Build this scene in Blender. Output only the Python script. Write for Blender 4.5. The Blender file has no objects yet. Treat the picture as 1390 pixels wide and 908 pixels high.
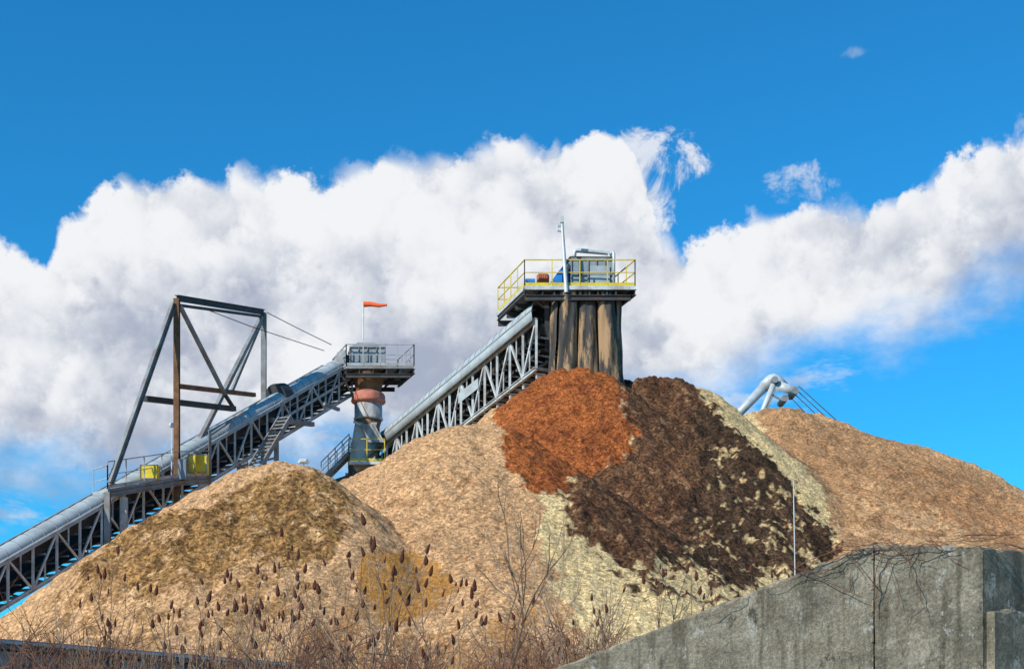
import bpy, math, random
import numpy as np
from mathutils import Vector
random.seed(5)
F=1930.0
EYE=1.7
def P(bx,el,d):
    """survey sighting (bearing, elevation, distance in metres) -> world position"""
    return Vector(((bx-695)/F*d, d, EYE+(1000-el)/F*d))
sc=bpy.context.scene
sc.view_settings.view_transform='Standard'
sc.view_settings.look='None'
sc.view_settings.exposure=0

# ------------------------------------------------------------ materials
def newmat(name):
    m=bpy.data.materials.new(name); m.use_nodes=True
    nt=m.node_tree
    return m,nt,nt.nodes['Principled BSDF']
def mat(name,col,rough=.6,metal=0,var=.25,scale=3.0,bump=.15,grime=None,gamt=.4,stretch=1.0,g0=.48,g1=.62):
    m,nt,b=newmat(name); N=nt.nodes; L=nt.links
    tc=N.new('ShaderNodeTexCoord'); mp=N.new('ShaderNodeMapping')
    mp.inputs['Scale'].default_value=(1,1,stretch)
    L.new(tc.outputs['Object'],mp.inputs['Vector'])
    n=N.new('ShaderNodeTexNoise'); n.inputs['Scale'].default_value=scale; n.inputs['Detail'].default_value=5; n.inputs['Roughness'].default_value=.65
    L.new(mp.outputs[0],n.inputs['Vector'])
    r=N.new('ShaderNodeValToRGB')
    r.color_ramp.elements[0].position=.3; r.color_ramp.elements[1].position=.7
    r.color_ramp.elements[0].color=tuple(c*(1-var) for c in col)+(1,)
    r.color_ramp.elements[1].color=tuple(min(1,c*(1+var)) for c in col)+(1,)
    L.new(n.outputs[0],r.inputs[0]); out=r.outputs[0]
    if grime:
        n2=N.new('ShaderNodeTexNoise'); n2.inputs['Scale'].default_value=scale*.6; n2.inputs['Detail'].default_value=6; n2.inputs['Roughness'].default_value=.7
        L.new(mp.outputs[0],n2.inputs['Vector'])
        r2=N.new('ShaderNodeValToRGB'); r2.color_ramp.elements[0].position=g0; r2.color_ramp.elements[1].position=g1
        r2.color_ramp.elements[0].color=(0,0,0,1); r2.color_ramp.elements[1].color=(gamt,)*3+(1,)
        L.new(n2.outputs[0],r2.inputs[0])
        mx=N.new('ShaderNodeMix'); mx.data_type='RGBA'
        L.new(r2.outputs[0],mx.inputs[0]); L.new(out,mx.inputs[6]); mx.inputs[7].default_value=grime+(1,)
        out=mx.outputs[2]
    L.new(out,b.inputs['Base Color'])
    b.inputs['Roughness'].default_value=rough; b.inputs['Metallic'].default_value=metal
    b.inputs['Specular IOR Level'].default_value=.3
    if bump>.1:
        bp=N.new('ShaderNodeBump'); bp.inputs['Strength'].default_value=bump; bp.inputs['Distance'].default_value=.03
        n3=N.new('ShaderNodeTexNoise'); n3.inputs['Scale'].default_value=scale*6; n3.inputs['Detail'].default_value=2
        L.new(mp.outputs[0],n3.inputs['Vector']); L.new(n3.outputs[0],bp.inputs['Height']); L.new(bp.outputs[0],b.inputs['Normal'])
    return m
rustc=(.16,.075,.035)
M_truss=mat('truss_paint',(.50,.53,.53),.6,0,.2,2,.1,rustc,.45)
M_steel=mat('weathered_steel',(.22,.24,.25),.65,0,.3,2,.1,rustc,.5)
M_dark=mat('dark_steel',(.05,.052,.055),.7,0,.4,2,.1,rustc,.3)
M_cover=mat('conveyor_cover_metal',(.36,.41,.43),.8,0,.16,1.2,.05,(.22,.21,.19),.5)
M_rust=mat('rusty_steel',(.20,.105,.055),.85,.1,.45,2.5,.3,(.10,.05,.03),.6)
M_belt=mat('rubber_belt',(.025,.025,.025),.85,0,.3,4,.1,(.15,.1,.06),.4)
M_yel=mat('yellow_rail_paint',(.66,.50,.03),.5,0,.2,3,.05,(.25,.2,.08),.4)
M_grail=mat('grey_rail',(.36,.38,.38),.6,0,.2,3,.05,rustc,.3)
M_house=mat('housing_sheet',(.27,.31,.34),.55,.1,.2,1.5,.08,(.12,.1,.08),.4)
M_pipe=mat('galvanised_pipe',(.58,.60,.60),.45,.2,.1,3,.05,(.3,.25,.2),.3)
M_blue=mat('blue_machine_paint',(.02,.20,.55),.45,0,.2,3,.05,(.1,.08,.06),.35)
M_motor=mat('orange_motor',(.36,.10,.05),.6,0,.3,5,.1,(.08,.04,.03),.4)
M_pink=mat('faded_red_drum',(.50,.17,.12),.7,0,.25,2,.1,(.2,.1,.07),.6)
M_alu=mat('grey_drum',(.42,.42,.41),.5,.2,.25,2,.1,(.14,.1,.07),.7,.3)
M_orange=mat('windsock_fabric',(.85,.12,.03),.8,0,.1,6,.1)
M_chute=mat('rubber_skirt',(.055,.049,.045),.8,0,.55,3.0,.4,(.38,.235,.12),.9,.16,.50,.58)
M_boom=mat('boom_paint',(.50,.54,.56),.5,.1,.12,2,.05,(.2,.18,.15),.3)
M_twig=mat('bare_bark',(.15,.095,.065),.9,0,.4,8,.1)
M_twig2=mat('pale_bark',(.30,.21,.14),.9,0,.35,8,.1)
M_red=mat('thicket_bark',(.18,.09,.055),.9,0,.4,6,.1)
M_cone=mat('sumac_fruit',(.12,.04,.024),.95,0,.5,30,.6)
M_shed=mat('shed_sheet',(.20,.225,.26),.5,.2,.2,1.5,.1,(.08,.06,.05),.5)
M_shedw=mat('shed_wall',(.45,.45,.44),.6,0,.15,1.5,.1,(.2,.17,.14),.5)
M_ground=mat('ground_soil',(.16,.12,.07),.95,0,.35,.6,.5,(.07,.09,.03),.7)

def concrete():
    m,nt,b=newmat('weathered_concrete'); N=nt.nodes; L=nt.links
    tc=N.new('ShaderNodeTexCoord')
    def noise(sc_,det,rg,vec=(1,1,1),loc=(0,0,0)):
        mp=N.new('ShaderNodeMapping'); mp.inputs['Scale'].default_value=vec; mp.inputs['Location'].default_value=loc
        L.new(tc.outputs['Object'],mp.inputs['Vector'])
        n=N.new('ShaderNodeTexNoise'); n.inputs['Scale'].default_value=sc_; n.inputs['Detail'].default_value=det; n.inputs['Roughness'].default_value=rg
        L.new(mp.outputs[0],n.inputs['Vector']); return n.outputs[0]
    def ramp(fac,p0,c0,p1,c1):
        r=N.new('ShaderNodeValToRGB'); r.color_ramp.elements[0].position=p0; r.color_ramp.elements[1].position=p1
        r.color_ramp.elements[0].color=c0; r.color_ramp.elements[1].color=c1; L.new(fac,r.inputs[0]); return r.outputs[0]
    def mixc(f,a,bb,mode='MIX'):
        x=N.new('ShaderNodeMix'); x.data_type='RGBA'; x.blend_type=mode
        if isinstance(f,float): x.inputs[0].default_value=f
        else: L.new(f,x.inputs[0])
        L.new(a,x.inputs[6])
        if isinstance(bb,tuple): x.inputs[7].default_value=bb
        else: L.new(bb,x.inputs[7])
        return x.outputs[2]
    base=ramp(noise(1.3,8,.74),.38,(.20,.165,.11,1),.60,(.43,.37,.27,1))
    st=ramp(noise(3.6,7,.65,(1,1,.10)),.50,(0,0,0,1),.60,(.8,.8,.8,1))
    c=mixc(st,base,(.135,.11,.072,1))
    big=ramp(noise(.9,9,.72,(1,1,1.2),(4,0,2)),.50,(0,0,0,1),.60,(.65,.65,.65,1))
    c=mixc(big,c,(.13,.115,.08,1))
    wh=ramp(noise(2.6,9,.80,(1,1,.8),(1,0,7)),.565,(0,0,0,1),.60,(.8,.8,.8,1))
    c=mixc(wh,c,(.52,.49,.42,1))
    dk=ramp(noise(3.1,9,.80,(1,1,.6),(8,0,1)),.38,(.9,.9,.9,1),.45,(0,0,0,1))
    c=mixc(dk,c,(.075,.066,.045,1))
    gr=ramp(noise(24,6,.75),.34,(.55,.55,.55,1),.66,(1.3,1.3,1.3,1))
    c=mixc(1.0,c,gr,'MULTIPLY')
    L.new(c,b.inputs['Base Color']); b.inputs['Roughness'].default_value=.9
    bp=N.new('ShaderNodeBump'); bp.inputs['Strength'].default_value=.9; bp.inputs['Distance'].default_value=.05
    L.new(noise(9,8,.75),bp.inputs['Height']); L.new(bp.outputs[0],b.inputs['Normal'])
    return m
M_conc=concrete()

def pile_mat():
    m,nt,b=newmat('wood_chips'); N=nt.nodes; L=nt.links
    at=N.new('ShaderNodeAttribute'); at.attribute_name='chip'
    tc=N.new('ShaderNodeTexCoord')
    def ramp(fac,p0,v0,p1,v1):
        r=N.new('ShaderNodeMapRange'); r.inputs[1].default_value=p0; r.inputs[2].default_value=p1; r.inputs[3].default_value=v0; r.inputs[4].default_value=v1
        L.new(fac,r.inputs[0]); return r.outputs[0]
    def mth(op,a,bv):
        x=N.new('ShaderNodeMath'); x.operation=op
        for i,q in enumerate((a,bv)):
            if isinstance(q,(int,float)): x.inputs[i].default_value=q
            else: L.new(q,x.inputs[i])
        return x.outputs[0]
    v=N.new('ShaderNodeTexVoronoi'); v.inputs['Scale'].default_value=12; L.new(tc.outputs['Object'],v.inputs['Vector'])
    sep=N.new('ShaderNodeSeparateColor'); L.new(v.outputs['Color'],sep.inputs[0])
    n=N.new('ShaderNodeTexNoise'); n.inputs['Scale'].default_value=6; n.inputs['Detail'].default_value=4; n.inputs['Roughness'].default_value=.8
    L.new(tc.outputs['Object'],n.inputs['Vector'])
    grain=mth('MULTIPLY',ramp(sep.outputs[0],0,.40,1,1.58),ramp(n.outputs[0],.35,.55,.65,1.42))
    soft=mth('MULTIPLY',ramp(sep.outputs[0],0,.84,1,1.15),ramp(n.outputs[0],.35,.84,.65,1.14))
    al=at.outputs['Alpha']
    g=mth('ADD',mth('MULTIPLY',grain,al),mth('MULTIPLY',soft,mth('SUBTRACT',1.0,al)))
    mx=N.new('ShaderNodeVectorMath'); mx.operation='SCALE'; L.new(at.outputs['Color'],mx.inputs[0]); L.new(g,mx.inputs['Scale'])
    L.new(mx.outputs[0],b.inputs['Base Color']); b.inputs['Roughness'].default_value=.95
    b.inputs['Specular IOR Level'].default_value=.1
    bp=N.new('ShaderNodeBump'); bp.inputs['Strength'].default_value=1.0; bp.inputs['Distance'].default_value=.15
    L.new(mth('ADD',n.outputs[0],mth('MULTIPLY',sep.outputs[1],.25)),bp.inputs['Height']); L.new(bp.outputs[0],b.inputs['Normal'])
    return m
M_pile=pile_mat()

# ------------------------------------------------------------ mesh helpers
class MB:
    def __init__(s): s.v=[]; s.f=[]
    def box8(s,c):
        i=len(s.v); s.v+= [tuple(p) for p in c]
        s.f+=[(i,i+3,i+2,i+1),(i+4,i+5,i+6,i+7),(i,i+1,i+5,i+4),(i+1,i+2,i+6,i+5),(i+2,i+3,i+7,i+6),(i+3,i,i+4,i+7)]
    def beam(s,a,b,w=.12,h=None):
        h=h or w; a=Vector(a); b=Vector(b); d=(b-a)
        if d.length<1e-6: return
        d.normalize(); up=Vector((0,0,1))
        if abs(d.z)>.95: up=Vector((0,1,0))
        sx=d.cross(up).normalized()*w/2; uz=sx.normalized().cross(d).normalized()*h/2
        s.box8([a-sx-uz,a+sx-uz,a+sx+uz,a-sx+uz,b-sx-uz,b+sx-uz,b+sx+uz,b-sx+uz])
    def ibeam(s,a,b,w=.14,h=.2):
        a=Vector(a); b=Vector(b); d=(b-a).normalized(); up=Vector((0,0,1))
        if abs(d.z)>.95: up=Vector((0,1,0))
        sx=d.cross(up).normalized(); uz=sx.cross(d).normalized(); t=.03
        s.beam(a+uz*(h/2-t/2),b+uz*(h/2-t/2),w,t); s.beam(a-uz*(h/2-t/2),b-uz*(h/2-t/2),w,t); s.beam(a,b,t,h-2*t-.004)
    def prism(s,c,r,bk,u,ww,dd,hh):
        r=r*ww/2; bk=bk*dd/2; u=u*hh
        s.box8([c-r-bk,c+r-bk,c+r+bk,c-r+bk,c-r-bk+u,c+r-bk+u,c+r+bk+u,c-r+bk+u])
    def tube(s,pts,r,n=8,cap=True):
        pts=[Vector(p) for p in pts]; rs=r if isinstance(r,(list,tuple)) else [r]*len(pts)
        base=len(s.v); ref=None
        for i,p in enumerate(pts):
            d=(pts[min(i+1,len(pts)-1)]-pts[max(i-1,0)])
            if d.length<1e-9: d=Vector((0,0,1))
            d.normalize()
            if ref is None:
                ref=d.orthogonal().normalized()
            ref=(ref-d*ref.dot(d))
            if ref.length<1e-6: ref=d.orthogonal()
            ref.normalize(); o=d.cross(ref)
            for k in range(n):
                a=2*math.pi*k/n; q=p+(ref*math.cos(a)+o*math.sin(a))*rs[i]; s.v.append((q.x,q.y,q.z))
        for i in range(len(pts)-1):
            for k in range(n):
                a=base+i*n+k; b=base+i*n+(k+1)%n
                s.f.append((a,b,b+n,a+n))
        if cap:
            s.f.append(tuple(base+k for k in reversed(range(n)))); e=base+(len(pts)-1)*n
            s.f.append(tuple(e+k for k in range(n)))
    def lathe(s,c,prof,n=24):
        s.tube([Vector((c.x,c.y,z)) for z,_ in prof],[r for _,r in prof],n)
    def quad(s,a,b,c,d):
        i=len(s.v); s.v+=[tuple(a),tuple(b),tuple(c),tuple(d)]; s.f.append((i,i+1,i+2,i+3))
    def rail(s,pts,h=1.1,sp=1.3,r=.035):
        for a,b in zip(pts[:-1],pts[1:]):
            a=Vector(a); b=Vector(b); n=max(1,round((b-a).length/sp)); U=Vector((0,0,1))
            for k in range(n+1):
                q=a.lerp(b,k/n); s.beam(q,q+U*h,r*1.3)
            s.beam(a+U*h,b+U*h,r*1.3); s.beam(a+U*h*.52,b+U*h*.52,r); s.beam(a+U*.09,b+U*.09,.02,.14)
class Obj:
    def __init__(s,name): s.name=name; s.parts={}
    def part(s,n,m):
        if n not in s.parts: s.parts[n]=(MB(),m)
        return s.parts[n][0]
    def done(s,smooth=()):
        e=bpy.data.objects.new(s.name,None); sc.collection.objects.link(e); e.empty_display_size=.5
        for n,(mb,m) in s.parts.items():
            if not mb.f: continue
            o=mk(n,mb,m,n in smooth); o.parent=e
        return e
def mk(name,mb,m,smooth=False):
    me=bpy.data.meshes.new(name); me.from_pydata(mb.v,[],mb.f); me.update(); me.materials.append(m)
    if smooth: me.polygons.foreach_set('use_smooth',[True]*len(me.polygons))
    o=bpy.data.objects.new(name,me); sc.collection.objects.link(o); return o
U=Vector((0,0,1))

# ------------------------------------------------------------ noise in numpy
rng=np.random.RandomState(3); TAB=rng.rand(256,256)
def vn(x,y,s=0):
    x=x+s*17.31; y=y+s*9.77
    xi=np.floor(x).astype(int); yi=np.floor(y).astype(int); fx=x-xi; fy=y-yi
    fx=fx*fx*(3-2*fx); fy=fy*fy*(3-2*fy)
    a=TAB[xi&255,yi&255]; b=TAB[(xi+1)&255,yi&255]; c=TAB[xi&255,(yi+1)&255]; d=TAB[(xi+1)&255,(yi+1)&255]
    return (a*(1-fx)+b*fx)*(1-fy)+(c*(1-fx)+d*fx)*fy
def fbm(x,y,o=4,s=0,g=.5):
    t=0;a=1;n=0
    x,y=x*.8-y*.6,x*.6+y*.8
    for k in range(o):
        t=t+a*(vn(x*2**k,y*2**k,s+k*3)-.5); n+=a; a*=g
    return t/n*2

# ------------------------------------------------------------ piles
def ridge(pts,step=.5):
    W=[P(*p) for p in pts]; out=[]
    for a,b in zip(W[:-1],W[1:]):
        n=max(1,int((b-a).length/step))
        for k in range(n): out.append(a.lerp(b,k/n))
    out.append(W[-1]); return out
RID=[ (ridge([(322,645,48),(348,630,48),(378,628,48),(412,636,47.6)]),.80,1.0,.002),
      (ridge([(598,600,54),(632,589,54),(664,587,54.5)]),.74,1.6,.005),
      (ridge([(764,507,64.2),(790,503,64.2),(812,507,64.4)]),.88,.8,.009),
      (ridge([(800,530,66.8),(850,514,66.8),(880,510,66.8),(905,510,66.8),(938,527,67),(985,562,67.5)]),.86,.9,.006),
      (ridge([(1000,566,74),(1040,561,74),(1065,561,73),(1110,569,73),(1160,586,73),(1205,600,73),(1250,623,73),(1330,656,73),(1392,683,73),(1520,745,73),(1650,790,73)]),.62,1.6,.006)]
def hraw(x,y):
    hs=[]
    for pts,sl,r,qd in RID:
        h=np.full(np.shape(x),-50.0)
        for p in pts:
            d=np.sqrt((x-p.x)**2+(y-p.y)**2+r*r)-r
            h=np.maximum(h,p.z-sl*d+qd*sl*d*d*(d<50))
        hs.append(h)
    return np.array(hs)
def sight(bx,el):
    d=np.arange(30,82,.08); x=(bx-695)/F*d; z=EYE+(1000-el)/F*d
    h=hraw(x,d).max(0); g=z-h
    hit=np.where(g<0)[0]
    if len(hit): i=hit[0]; return (x[i],d[i])
    i=int(np.argmin(g)); dd=d[i]+1.2; return ((bx-695)/F*dd,dd)
def dens(poly):
    o=[]
    for a,b in zip(poly,poly[1:]+poly[:1]):
        n=max(1,int(math.hypot(b[0]-a[0],b[1]-a[1])/25))
        for k in range(n): o.append((a[0]+(b[0]-a[0])*k/n,a[1]+(b[1]-a[1])*k/n))
    return o
def plan(poly): return [sight(*p) for p in dens(poly)]
def inside(X,Y,poly):
    r=np.zeros(X.shape,bool); n=len(poly)
    for i in range(n):
        x0,y0=poly[i]; x1,y1=poly[(i+1)%n]
        if y0==y1: continue
        c=((y0>Y)!=(y1>Y))&(X<(x1-x0)*(Y-y0)/(y1-y0)+x0); r^=c
    return r
G=.11
xs=np.arange(-32,42,G); ys=np.arange(27,84,G)
X,Y=np.meshgrid(xs,ys)
H4=hraw(X,Y); own=H4.argmax(0); H=H4.max(0)
gul=fbm(X/2.4,Y/2.4,4,90)
H=H+.45*fbm(X/4.5,Y/4.5,3,1)+.16*fbm(X/1.3,Y/1.3,3,5)
col=np.zeros(X.shape+(3,)); rough=np.full(X.shape,.7)
TAN=(.64,.365,.178)
col[:]=TAN
def paint(poly,c,j=.35,rg=None,j2=.25,thr=None,sd=0,fine=.9):
    pl=plan(poly)
    JX=X+j*fbm(X/1.6,Y/1.6,3,20+sd)*2+j2*fbm(X/.35,Y/.35,2,30+sd)*2
    JY=Y+j*fbm(X/1.6,Y/1.6,3,40+sd)*2+j2*fbm(X/.35,Y/.35,2,50+sd)*2
    m=inside(JX,JY,pl)
    if thr is not None:
        m&=(fbm(X/fine,Y/fine,4,60+sd,.8)>thr)
    col[m]=c
    if rg: rough[m]=rg
    return m
# right pile
paint([(1000,560),(1010,560),(1040,552),(1200,590),(1400,680),(1660,800),(1660,1000),(1080,1000),(1100,800),(1135,745),(1105,665),(1060,600)],(.50,.272,.128),.3,.7,sd=1)
paint([(1060,640),(1200,660),(1390,760),(1300,800),(1150,760)],(.60,.35,.175),.9,.7,.6,0.0,sd=2)
paint([(1180,640),(1300,650),(1390,700),(1390,740),(1250,700)],(.46,.225,.10),.9,.7,.6,0.05,sd=12)
paint([(1040,565),(1200,600),(1390,690),(1390,790),(1150,740)],(.36,.185,.085),.6,.8,.5,.24,sd=22,fine=.6)
# left pile
AB=[(318,668),(345,655),(425,642),(450,655),(482,690),(470,740),(425,765),(400,760),(340,742),(330,765),(260,770),(205,800),(90,815),(130,758),(200,712),(250,690)]
paint(AB,(.37,.195,.070),.5,1.3,.4,sd=3)
paint(AB,(.21,.108,.042),.5,1.3,.4,.14,sd=15,fine=.45)
paint(AB,(.58,.34,.16),.3,1.2,.4,.24,sd=16,fine=.5)
paint([(60,830),(120,770),(330,760),(470,760),(470,800),(300,850),(60,860)],(.40,.215,.09),.6,.9,.6,.10,sd=4,fine=.6)
paint([(30,850),(300,840),(420,900),(100,960)],(.45,.25,.11),.6,.8,.6,.12,sd=5)
# centre pile
paint([(488,748),(520,735),(560,733),(600,760),(622,795),(590,830),(530,838),(495,800)],(.54,.25,.065),.2,.15,.06,sd=6)
paint([(440,840),(600,870),(760,830),(780,960),(440,960)],(.52,.26,.10),.9,.5,.4,-.05,sd=7)
paint([(480,690),(600,600),(670,600),(760,760),(700,860),(480,860)],(.48,.26,.12),.6,.8,.6,.20,sd=17,fine=.5)
# bark piles
paint([(925,512),(945,518),(1010,560),(1090,630),(1110,665),(1140,745),(1120,770),(1000,880),(800,900),(760,800),(735,720),(722,662),(770,668),(860,600)],(.76,.545,.265),.25,.7,.2,sd=8)
DB=[(840,500),(935,510),(965,562),(1010,608),(1060,668),(1075,700),(1010,730),(930,755),(860,765),(822,735),(772,715),(765,668),(800,638),(858,605)]
paint(DB,(.165,.080,.040),.35,1.5,.3,sd=9)
paint(DB,(.105,.050,.027),.3,1.5,.3,.06,sd=18,fine=.6)
paint(DB,(.30,.165,.08),.3,1.5,.3,.33,sd=19,fine=.35)
DR=[(930,545),(985,575),(1030,625),(1075,660),(1105,700),(1140,748),(1080,785),(1000,805),(960,760),(900,760),(930,700),(960,640)]
paint(DR,(.060,.035,.020),.3,1.6,.35,-.28,sd=10,fine=1.3)
paint(DR,(.11,.062,.035),.3,1.6,.35,.05,sd=23,fine=.5)
paint([(960,590),(1010,610),(1085,690),(1115,750),(1000,805),(880,785),(970,680)],(.62,.42,.20),.3,1.1,.4,.27,sd=20,fine=.36)
paint([(800,740),(860,765),(960,765),(1000,805),(900,830),(830,790)],(.12,.065,.035),.4,1.3,.4,.16,sd=24,fine=.5)
paint([(725,490),(840,500),(852,560),(860,605),(830,625),(795,640),(770,670),(722,667),(684,625),(662,585),(690,540)],(.38,.112,.032),.22,1.0,.2,sd=11)
paint([(690,540),(850,520),(855,605),(770,670),(722,667)],(.25,.070,.023),.3,1.0,.3,.15,sd=21,fine=.5)
H=H+rough*(.15*fbm(X/.36,Y/.36,2,9)+.07*fbm(X/.15,Y/.15,1,13))
mot=1+.20*fbm(X/2.2,Y/2.2,4,70,.6); col*=mot[...,None]
H=np.maximum(H,-.4)
alpha=np.clip(rough*.85,0,1)
names=['wood_chip_pile','wood_chip_pile','bark_mulch_pile','bark_mulch_pile','sawdust_pile']
ny,nx=X.shape; idx=np.arange(ny*nx).reshape(ny,nx)
q=np.stack([idx[:-1,:-1],idx[:-1,1:],idx[1:,1:],idx[1:,:-1]],-1).reshape(-1,4)
qo=own[:-1,:-1].reshape(-1); zmax=np.maximum.reduce([H[:-1,:-1],H[:-1,1:],H[1:,1:],H[1:,:-1]]).reshape(-1)
V=np.stack([X,Y,H],-1).reshape(-1,3); C=np.concatenate([col.reshape(-1,3),alpha.reshape(-1,1)],1)
for k in range(5):
    qq=q[(qo==k)&(zmax>-.05)]
    u,inv=np.unique(qq.reshape(-1),return_inverse=True)
    me=bpy.data.meshes.new(names[k]); me.vertices.add(len(u)); me.vertices.foreach_set('co',V[u].reshape(-1))
    me.loops.add(len(inv)); me.loops.foreach_set('vertex_index',inv.astype(np.int32).reshape(-1))
    me.polygons.add(len(qq)); me.polygons.foreach_set('loop_start',np.arange(0,len(inv),4,dtype=np.int32))
    me.update(calc_edges=True); me.validate()
    me.polygons.foreach_set('use_smooth',np.ones(len(me.polygons),bool))
    ca=me.color_attributes.new('chip','FLOAT_COLOR','POINT'); ca.data.foreach_set('color',C[u].astype(np.float32).reshape(-1))
    me.materials.append(M_pile); o=bpy.data.objects.new(names[k],me); sc.collection.objects.link(o)

g=MB()
g.quad((-3000,-1000,0),(3000,-1000,0),(3000,5000,0),(-3000,5000,0)); mk('ground',g,M_ground)

# ------------------------------------------------------------ conveyor galleries
def gallery(o,a,b,side,H_,Wd,npan,mt,cr=.75,ch=.13,coff=.42,cup=.12,floorm=None):
    """a->b near top chord; side = horizontal unit vector to the far truss"""
    a=Vector(a); b=Vector(b); d=(b-a); s=side*Wd; D=-U*H_
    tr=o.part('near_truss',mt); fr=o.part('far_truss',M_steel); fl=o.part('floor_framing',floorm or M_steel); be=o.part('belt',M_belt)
    for off,mb in ((Vector((0,0,0)),tr),(s,fr)):
        mb.ibeam(a+off,b+off,ch,ch*1.3); mb.ibeam(a+off+D,b+off+D,ch,ch*1.3)
        for k in range(npan+1):
            p=a+d*(k/npan)+off; mb.beam(p,p+D,ch*.75)
            if k<npan:
                q2=a+d*((k+1)/npan)+off
                if k%2: mb.beam(p,q2+D,ch*.62)
                else: mb.beam(p+D,q2,ch*.62)
                m2=a+d*((k+.5)/npan)+off
                if mb is tr: mb.beam(m2+D*.5,m2+(D*1.0 if not k%2 else D*0),ch*.4)
    for k in range(npan*2+1):
        p=a+d*(k/npan/2)
        fl.beam(p+D,p+s+D,ch*.9)
        if k<npan*2:
            r=a+d*((k+1)/npan/2)
            fl.beam(p+D+U*.02,r+D+s+U*.02,.07) if k%2 else fl.beam(p+D+s+U*.02,r+D+U*.02,.07)
        fl.beam(p+D*.35,p+s+D*.35,.08); fl.beam(p+D*.72,p+s+D*.72,.06)
    for t0,t1,w0,w1 in ((.06,.28,.08,.82),(.56,.62,.10,.8),(.86,.88,.12,.72),(.93,.96,.76,.99)):
        be.box8([a+s*w0+D*t0,a+s*w1+D*t0,a+s*w1+D*t1,a+s*w0+D*t1,b+s*w0+D*t0,b+s*w1+D*t0,b+s*w1+D*t1,b+s*w0+D*t1])
    cv=o.part('cover',M_cover); sm=o.part('cover_seams',M_steel)
    c0=a+s*coff+U*cup; c1=b+s*coff+U*cup; n=14; base=len(cv.v); NS=npan*2
    for j in range(NS+1):
        c=c0.lerp(c1,j/NS)
        for k in range(n+1):
            an=math.pi*k/n; p=c-side*math.cos(an)*cr+U*math.sin(an)*cr*.8
            cv.v.append(tuple(p))
    for j in range(NS):
        for k in range(n):
            i=base+j*(n+1)+k; cv.f.append((i,i+1,i+n+2,i+n+1))
    for j in range(NS+1):
        c=c0.lerp(c1,j/NS)
        sm.tube([c-side*math.cos(math.pi*k/12)*(cr+.008)+U*math.sin(math.pi*k/12)*(cr*.8+.008) for k in range(13)],.016,4)
    for sg in (-1,1):
        e0=c0+side*cr*sg; e1=c1+side*cr*sg
        cv.beam(e0-U*(cup*.5+.02),e1-U*(cup*.5+.02),.03,cup+.1)
        sm.beam(e0-U*.02,e1-U*.02,.06,.06)

# --- left inclined conveyor
L0=P(0,766,55); L1=P(478,492,78)
lc=Obj('inclined_conveyor'); dl=L1-L0; a=L0-dl*.45
pl=Vector((dl.x,dl.y,0)).normalized(); sideL=Vector((-pl.y,pl.x,0))
gallery(lc,a,L1,sideL,1.75,1.9,28,M_truss,.50,.12,.27,.08)
hd=lc.part('return_hood',M_dark)
q=L0.lerp(L1,.765)+sideL*.6+U*.2
hd.tube([q-pl*.35-U*.1,q+pl*.35+U*.1],.62,20)
wk=lc.part('walkway_rail',M_grail)
ta,tb=L0.lerp(L1,.735),L0.lerp(L1,1.0)
wk.rail([ta-U*.9-sideL*.05,tb-U*.9-sideL*.05],1.0,1.5,.03)
sp=lc.part('support_legs',M_truss)
for t in (-.25,.27):
    p=L0.lerp(L1,t)
    for s in (-.15,2.05):
        q=p+sideL*s; sp.ibeam((q.x,q.y,0),q-U*.1,.28,.28)
    sp.beam(p-U*1.95-sideL*.15,p-U*1.95+sideL*2.05,.2)
p=L0.lerp(L1,.27); sp.beam(p-U*6,p+dl*.12-U*1.9,.14)
tr=lc.part('trestle',M_steel)
for t in (.6,.72):
    p=L0.lerp(L1,t)
    for s in (0,1.9):
        q=p+sideL*s; tr.ibeam((q.x,q.y,0),q-U*1.8,.22,.22)
for k in range(6):
    p=L0.lerp(L1,.6)-U*(1.9+k*1.6); r=L0.lerp(L1,.72)-U*(2.6+k*1.6)
    tr.beam(p,r,.1); tr.beam(p,p+sideL*1.9,.1); tr.beam(p,r-U*1.0,.08)
st=lc.part('stair',M_steel)
s0=P(355,632,67); s1=P(395,566,70)
for o_ in (Vector((0,0,0)),sideL*.7): st.beam(s0+o_,s1+o_,.06,.25)
for k in range(14): p=s0.lerp(s1,k/13); st.beam(p,p+sideL*.7,.22,.05)
tr.beam(P(368,570,71),P(425,576,73.5),.22); tr.beam(P(440,548,74),P(460,556,75),.16)
lc.done(('cover',))

# --- gantry frame with service platform
ga=Obj('steel_gantry')
g1=ga.part('rusty_posts',M_rust); g2=ga.part('braces',M_steel); g3=ga.part('dark_beams',M_dark)
T1=P(240,406,63.6); g1.ibeam((T1.x,T1.y,0),T1,.24,.3)
T2=P(358,425,73); g2.ibeam((T2.x,T2.y,0),T2,.26,.26)
g3.ibeam(T1+U*.05,T2+U*.05,.2,.26); g3.beam(P(240,414,63.8),P(358,430,73),.12)
g2.ibeam(P(236,412,63.5),P(150,656,60.2),.2,.24)
g2.beam(P(244,415,63.9),P(305,535,68),.16); g2.beam(P(355,430,72.8),P(262,615,66),.2); g2.beam(P(355,436,72.7),P(315,530,70.8),.14)
g3.beam(P(197,541,63),P(318,555,69),.24); g1.beam(P(242,524,63.8),P(345,536,71.8),.2)
g3.beam(P(305,535,68),P(318,555,69),.14)
pf=ga.part('platform_deck',M_steel); pr=ga.part('platform_rail',M_grail)
D0=P(146,668,60.2); D1=P(243,652,63.4); D2=P(285,650,65)
for A_,B_ in ((D0,D1),(D1,D2)):
    back=Vector((-.05,.5,0))
    pf.box8([A_,B_,B_+back,A_+back,A_+U*.14,B_+U*.14,B_+back+U*.14,A_+back+U*.14])
    pf.ibeam(A_-U*.12,B_-U*.12,.15,.2)
pr.rail([D0+U*.14,D1+U*.14,D2+U*.14],1.15,1.0,.035)
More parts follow.
